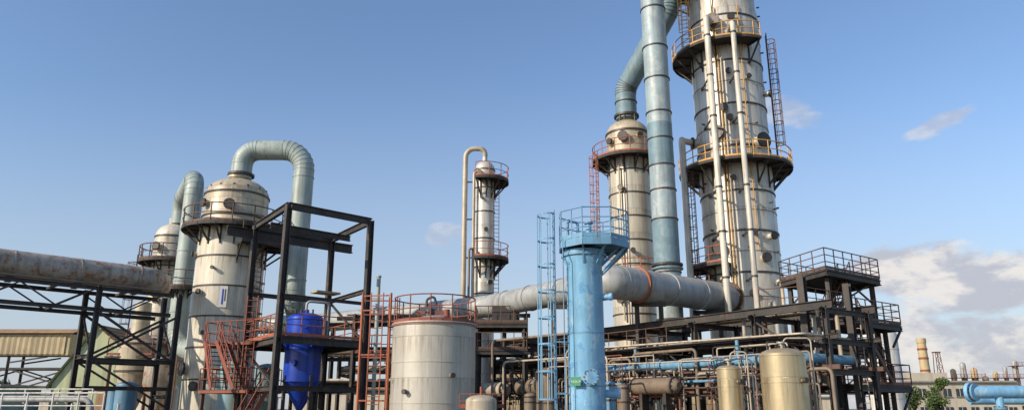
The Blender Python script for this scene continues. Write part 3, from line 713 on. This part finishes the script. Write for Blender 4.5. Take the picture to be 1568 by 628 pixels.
for i in range(8):
    x=random.uniform(14.5,18); y=39.5+random.uniform(0,3); b.tube([(x,y,0),(x,y,random.uniform(3,7)),(x+random.uniform(-2,1),y+1,5.5)],random.choice([.05,.08,.12]),random.choice(['brownpipe','iron','tanpipe','brown']),.2,8,3)
b.done()

# ------------------------------------------------------------------ platform near slim column
b=B('valve_platform',(0,49,0))
for x,y in((-2.2,48),(.8,48),(-2.2,50.4),(.8,50.4)): b.ibeam((x,y,0),(x,y,7.4),.2,.2,'black')
for z in(7.3,5.6): 
    b.box((-.7,49.2,z),(3.4,2.8,.1),'dark')
    for y in(47.85,50.55): b.ibeam((-2.4,y,z-.18),(1.0,y,z-.18),.14,.24,'black')
    b.rail([(-2.35,50.5,z+.05),(-2.35,47.9,z+.05),(.95,47.9,z+.05),(.95,50.5,z+.05)],'brown',1.05,.032,.8)
b.box((-.6,48.6,8.0),(1.4,.6,.9),'iron'); b.cyl((.2,48.6,7.4),(.2,48.6,8.6),.3,'iron',seg=16)
b.done()
b=B('vent_pole',(-7.3,40,0)); b.cyl((-7.3,40,0),(-7.3,40,8.9),.11,'sage',seg=12); b.cyl((-7.3,40,8.9),(-7.3,40,9.0),.14,'sage',seg=12); b.done()

b=B('secondary_steel_frame',(-9,44,0))
for x,y in((-9.3,44),(-5.2,44),(-9.3,48),(-5.2,48),(-12.5,48),(-12.5,52)):
    b.ibeam((x,y,0),(x,y,7.4),.24,.24,'black')
for z in(7.2,5.0,3.4):
    b.ibeam((-12.6,48,z),(-5.1,48,z),.18,.24,'black'); b.ibeam((-9.4,44,z),(-5.1,44,z),.18,.24,'black'); b.ibeam((-9.3,44,z),(-9.3,48,z),.16,.2,'black'); b.ibeam((-5.2,44,z),(-5.2,48,z),.16,.2,'black')
for i in range(12):
    z=random.choice([3.6,5.2,7.5]); y=44.4+.3*i; b.tube([(-13+random.random()*3,y,z),(-3.6,y,z),(-3.6,y,1)],random.choice([.06,.09,.14]),random.choice(pm),.3,10,4)
b.rail([(-9.3,43.9,5.1),(-5.1,43.9,5.1)],'redox',1.05,.032,1)
b.done()
b=B('pipe_rack',(5,62,0))
for x in range(-14,31,4):
    for y in(61,65): b.ibeam((x,y,0),(x,y,6.4),.25,.25,'black')
    b.ibeam((x,60.8,6.2),(x,65.2,6.2),.2,.25,'black'); b.ibeam((x,60.8,4.6),(x,65.2,4.6),.2,.25,'black')
    if x<30 and x%8==2: b.bar((x,61,3),(x+4,61,6.2),.1,.1,'black')
for z in(6.35,4.8,3.2):
    b.ibeam((-14,61,z),(30,61,z),.2,.3,'black')
    for k in range(8): 
        r=random.choice([.1,.14,.2,.28]); b.cyl((-14,61.4+k*.45,z+r+.1),(30,61.4+k*.45,z+r+.1),r,random.choice(pm),seg=10)
b.done()

# ------------------------------------------------------------------ background buildings etc
def corr(b,x0,x1,y,z0,z1,mat,step=.5,amp=.06):
    n=int((x1-x0)/step*2); vs=[];fs=[]
    for i in range(n+1):
        x=x0+(x1-x0)*i/n; yy=y-(amp if i%2 else 0); vs+=[(x,yy,z0),(x,yy,z1)]
    for i in range(n): fs.append([2*i,2*i+2,2*i+3,2*i+1])
    b.add(vs,fs,mat,False)
def windows(b,x0,x1,y,zs,n,w=1.4,h=1.1):
    for z in zs:
        for i in range(n):
            x=x0+(x1-x0)*(i+.5)/n; b.box((x,y-.02,z),(w,.06,h),'glass'); b.box((x,y-.06,z-h/2-.06),(w+.3,.2,.1),'conc'); b.box((x,y-.045,z),(.06,.06,h),'white')
b=B('process_building',(6,74,0))
b.box((6,78,3.1),(36,8,6.2),'ochre'); corr(b,-12,24,73.98,2.4,5.4,'ochre'); b.box((6,78,6.32),(37,9,.25),'rustroof'); windows(b,-11,23,73.9,(4.4,),9,2.2,1.0)
b.done()
b=B('conveyor_gallery',(-60,80,0))
b.box((-64,80,8.45),(35,3,2.2),'ochre',0); corr(b,-81,-46.9,78.45,7.45,9.45,'ochre',.6)
b.add([(-82,78,9.6),(-46,78,9.6),(-46,80,10.2),(-82,80,10.2),(-46,82,9.6),(-82,82,9.6)],[[0,1,2,3],[3,2,4,5]],'rustroof',False)
x=-80
while x<-46:
    for y in(78.8,81.2):
        b.bar((x,y,0),(x,y,7.4),.25,.25,'black'); b.bar((x,y,6.6),(x+4,y,7.2),.15,.15,'black')
        b.bar((x,y,4),(x+6.8,y,6),.14,.14,'black'); b.bar((x,y,6),(x+6.8,y,4),.14,.14,'black'); b.bar((x,y,6),(x+6.8,y,6),.16,.2,'black'); b.bar((x,y,4),(x+6.8,y,4),.16,.2,'black')
    x+=6.8
b.done()
b=B('gabled_shed',(-39,70,0))
b.add([(-42.5,70,0),(-34.5,70,0),(-34.5,70,6.0),(-39,70,9.4),(-42.5,70,4.2)],[[0,1,2,3,4]],'palegreen',False)
b.add([(-34.5,70,0),(-34.5,86,0),(-34.5,86,6),(-34.5,70,6)],[[0,1,2,3]],'palegreen',False)
b.add([(-39,69.6,9.5),(-34.2,69.6,5.8),(-34.2,86,5.8),(-39,86,9.5)],[[0,1,2,3]],'rustroof',False)
b.add([(-39,69.6,9.5),(-43,69.6,3.7),(-43,86,3.7),(-39,86,9.5)],[[3,2,1,0]],'palegreen',False)
for i in range(11):
    t=i/10; b.bar((-39+4.8*t,69.5,9.55-3.7*t),(-39+4.8*t,86,9.55-3.7*t),.14,.1,'rustroof')
b.box((-37,69.95,2.2),(2.4,.1,3.4),'rustroof'); b.done()
b=B('workshop_building',(-52,66,0))
b.box((-52,68,1.9),(16,6,3.8),'teal'); b.box((-52,68,3.9),(17,7,.2),'conc'); windows(b,-59,-45,64.95,(2.6,),6,1.6,1.0); b.done()
b=B('white_pipe_fence',(-20,30,0))
b.rail([(-27,31,1.6),(-16.6,31,1.6)],'white',1.0,.035,1.0,toe=False); b.rail([(-27,33,2.2),(-18.2,33,2.2)],'white',.6,.035,1.4,toe=False)
x=-27
while x<-16.5: b.bar((x,31,0),(x,31,1.6),.1,.1,'white'); b.bar((x,33,0),(x,33,2.2),.1,.1,'white'); x+=2
b.tube([(-27,31.6,2.35),(-17.4,31.6,2.35),(-17.4,31.6,.5)],.11,'greypipe',.4,12)
b.done()
b=B('light_blue_tank',(-20.6,40,0)); b.rev([(.55,0),(.55,3.2)]+dome(.55,.2,6,3.2,.05),(-20.9,41.2,0),'bluesteel',32); b.rev([(.4,0),(.4,2.9)]+dome(.4,.2,6,2.9,.05),(-21.9,42,0),'bluesteel',32); b.done()

b=B('white_storage_silo',(39.4,80,0)); b.rev([(1.75,0),(1.75,9.6),(1.6,9.9),(.3,10.6),(.01,10.6)],(39.4,80,0),'white',40); rings(b,(39.4,80),1.75,[3,5.5,8],'white',.08,.03,40)
b.ladder((38.8,78.2,.5),9.2,(0,-1),'brown',.5,None); b.done()
b=B('beige_office_building',(70,120,0))
b.box((71,125,3.0),(19,9,6.0),'beige'); b.box((70,125,6.1),(20,10,.25),'conc'); b.box((66,125,6.8),(8,7,1.4),'beige'); windows(b,62,80,120.45,(4.4,1.6),9,1.2,1.2); b.done()
b=B('chimney',(137,250,0)); b.rev([(1.75,0),(1.35,23),(1.5,23),(1.5,24.5),(1.2,24.5)],(137,250,0),'chim',28); rings(b,(137,250),1.45,[14,18,21],'redox',.6,.1,28)
b.done()
b=B('lattice_tower',(141.5,250,0))
for sx in(-1,1):
    for sy in(-1,1): b.bar((141.5+1.6*sx,250+1.6*sy,0),(141.5+.7*sx,250+.7*sy,20),.2,.2,'brown')
for k in range(8):
    z=k*2.5; w=1.6-.9*z/20; w2=1.6-.9*(z+2.5)/20
    b.bar((141.5-w,250-w,z),(141.5+w2,250-w2,z+2.5),.13,.13,'brown'); b.bar((141.5+w,250-w,z),(141.5-w2,250-w2,z+2.5),.13,.13,'brown'); b.bar((141.5-w,250-w,z),(141.5+w,250-w,z),.13,.13,'brown')
b.box((141.5,250,20),(2.0,2.0,.3),'brown'); b.done()
random.seed(5)
b=B('distant_process_plant',(165,260,0))
for i in range(10):
    x=152+i*3.6; h=random.uniform(8,18); r=random.uniform(.4,1.1); mt=random.choice(['chim','greypipe','rustpipe','brownpipe'])
    b.rev([(r,0),(r,h)]+dome(r,r,5,h,.1),(x,260,0),mt,20)
    for z in range(4,int(h),4): b.box((x,259,z),(3.8,4,.2),'brown'); b.rail([(x-1.9,257,z),(x+1.9,257,z)],'redox',1.2,.07,1.2,toe=False)
    for sx in(-1.8,1.8): b.bar((x+sx,257,0),(x+sx,257,h-1),.25,.25,'redox')
    b.bar((x-1.8,257,2),(x+1.8,257,6),.2,.2,'brown'); b.bar((x+1.8,257,6),(x-1.8,257,10),.2,.2,'brown')
for z in(3,5,6.5): b.cyl((146,256,z),(215,256,z),.35,'tanpipe',seg=10)
b.box((172,272,4),(20,12,9),'white'); b.done()
b=B('distant_factory_sheds',(0,300,0))
for x,w,h in((-190,60,7),(-120,50,6),(-60,50,8),(60,60,7),(110,30,6),(250,80,7)): b.box((x,300,h/2),(w,20,h),'beige'); b.box((x,300,h+.2),(w+2,22,.4),'conc')
b.done()

# blue pipeline far right foreground
b=B('blue_header_pipe',(17,27,0))
yy=27
b.cyl((16.3,yy,2.55),(30,yy+1,2.62),.22,'blue',seg=24)
b.flange((16.3,yy,2.55),(.55,-1,0),.34,'blue',.12,28,14); b.flange((16.38,yy-.13,2.55),(.55,-1,0),.30,'bluesteel',.06,28)
b.cyl((16.8,yy+1.0,2.25),(30,yy+2,2.25),.12,'blue',seg=16)
for x in(17.3,19.2,21.5,24): b.cyl((x,yy+.05,0),(x,yy+.05,2.5),.13,'blue',seg=14); b.flange((x,yy+.05,2.0),(0,0,1),.22,'bluesteel',.08,16,8)
b.done()

def tree(name,x,y,h,w,n=2600):
    b=B(name,(x,y,0)); b.tube([(x,y,0),(x+.1,y,h*.35),(x-.1,y,h*.6)],.28,'bark',.5,10,3,r2=.12)
    cl=[]
    for k in range(16):
        a=random.uniform(0,6.28); rr=random.uniform(.1,.9)*w/2; zz=h*random.uniform(.38,.95); f_=1-abs(zz/h-.6)*.9
        p=V((x+rr*math.cos(a)*f_,y+rr*math.sin(a)*f_,zz)); cl.append((p,random.uniform(.5,1.1)*w*.17)); b.tube([(x,y,h*random.uniform(.25,.5)),tuple(p)],.07,'bark',seg=6,r2=.02)
    for k in range(n):
        p,r=random.choice(cl); d=V((random.gauss(0,1),random.gauss(0,1),random.gauss(0,.8))).normalized()*r*random.random()**.4
        c=p+d; u=V((random.gauss(0,1),random.gauss(0,1),random.gauss(0,1))).normalized(); w_=u.cross(V((random.gauss(0,1),random.gauss(0,1),random.gauss(0,1)))).normalized(); s_=random.uniform(.1,.22)
        b.add([c-u*s_,c+w_*s_*.6,c+u*s_,c-w_*s_*.6],[[0,1,2,3]],random.choice(['leaf1','leaf2','leaf3']),False)
    return b.done()
for k,cc in(('leaf1',(.05,.09,.025)),('leaf2',(.08,.12,.03)),('leaf3',(.11,.14,.04))):
    m,nt,p=_mat('foliage_'+k); p.inputs['Base Color'].default_value=(*cc,1); p.inputs['Roughness'].default_value=.7
    M[k]=m
tree('broadleaf_tree',63.0,112,6.2,5.4,3000); tree('broadleaf_tree',60.0,114,5.0,4.6,2000); tree('broadleaf_tree',-62,90,6,6,1500)

# ------------------------------------------------------------------ light
sunv=V((-.80,-.54,.50)).normalized()
el=math.asin(sunv.z); az=math.atan2(sunv.x,sunv.y)
L=bpy.data.lights.new('sun','SUN'); L.energy=5.0; L.angle=math.radians(.5); L.color=(1,.88,.71)
lo=bpy.data.objects.new('sun',L); lo.rotation_euler=sunv.to_track_quat('Z','Y').to_euler(); lo.location=(-40,-40,60); scene.collection.objects.link(lo)
w=bpy.data.worlds.new('World'); scene.world=w; w.use_nodes=True; nt=w.node_tree; nt.nodes.clear(); q=N(nt)
out=nt.nodes.new('ShaderNodeOutputWorld'); bg=nt.nodes.new('ShaderNodeBackground'); nt.links.new(bg.outputs[0],out.inputs[0]); bg.inputs[1].default_value=.14
sk=nt.nodes.new('ShaderNodeTexSky'); sk.sky_type='NISHITA'; sk.sun_disc=False; sk.sun_elevation=el; sk.sun_rotation=az%(2*math.pi)
sk.air_density=1.3; sk.dust_density=.5; sk.ozone_density=2.6
tc=q.n('ShaderNodeTexCoord').outputs['Generated']; sp=q.n('ShaderNodeSeparateXYZ'); nt.links.new(tc,sp.inputs[0]); X,Y,Z=sp.outputs
ys=q.math('MAXIMUM',Y,.05); px=q.math('DIVIDE',X,ys); pz=q.math('DIVIDE',Z,ys)
n1=q.noise(q.scalev(tc,(7,7,16)),1.0,8,.6,.3); n2=q.noise(q.scalev(tc,(24,24,44)),1.0,6,.6)
nn=q.math('ADD',q.math('MULTIPLY',n1,1.3),q.math('MULTIPLY',n2,.75)); nn=q.math('SUBTRACT',nn,.525)
tot=None
for a,bz,sa,sb,sl,st in((.64,.165,.18,.055,0,1.0),(.54,.175,.09,.04,0,1.0),(.64,.085,.22,.045,.05,.95),(.615,.395,.07,.018,.45,.6),(.40,.415,.06,.03,-.2,.5),(-.095,.232,.03,.02,0,.4),(.60,.035,.25,.035,0,.8)):
    dx=q.math('SUBTRACT',px,a); dz=q.math('SUBTRACT',q.math('SUBTRACT',pz,bz),q.math('MULTIPLY',dx,sl))
    e2_=q.math('ADD',q.math('POWER',q.math('ABSOLUTE',q.math('DIVIDE',dx,sa)),2.0),q.math('POWER',q.math('ABSOLUTE',q.math('DIVIDE',dz,sb)),2.0))
    k=q.math('SUBTRACT',1.0,e2_)
    k=q.math('MULTIPLY',q.ramp(q.math('ADD',q.math('MULTIPLY',k,.42),nn),.48,.80),st)
    tot=k if tot is None else q.math('MAXIMUM',tot,k)
tot=q.math('MULTIPLY',tot,q.math('GREATER_THAN',Y,.1))
nsh=q.noise(q.scalev(tc,(16,16,34),(0,0,.35)),1.0,6,.6,.2)
shade=q.mix(q.ramp(nsh,.40,.6),(3.7,3.8,4.3),(6.2,5.8,5.5))
skyc=q.mix(1.0,sk.outputs[0],(1.0,1.05,1.20),'MULTIPLY')
haze=q.mix(q.ramp(pz,.50,-.02,0,.72),skyc,(3.55,3.95,4.75))
nt.links.new(q.mix(q.math('MULTIPLY',tot,.9),haze,shade),bg.inputs[0])

# ------------------------------------------------------------------ camera
cam=bpy.data.cameras.new('camera'); co=bpy.data.objects.new('camera',cam); scene.collection.objects.link(co)
cam.lens=25.9; cam.sensor_width=36; cam.clip_start=.1; cam.clip_end=8000
co.location=(0,0,2.0); co.rotation_euler=(math.radians(90+15.4),0,0); scene.camera=co
scene.view_settings.view_transform='Standard'; scene.view_settings.look='None'; scene.view_settings.exposure=0
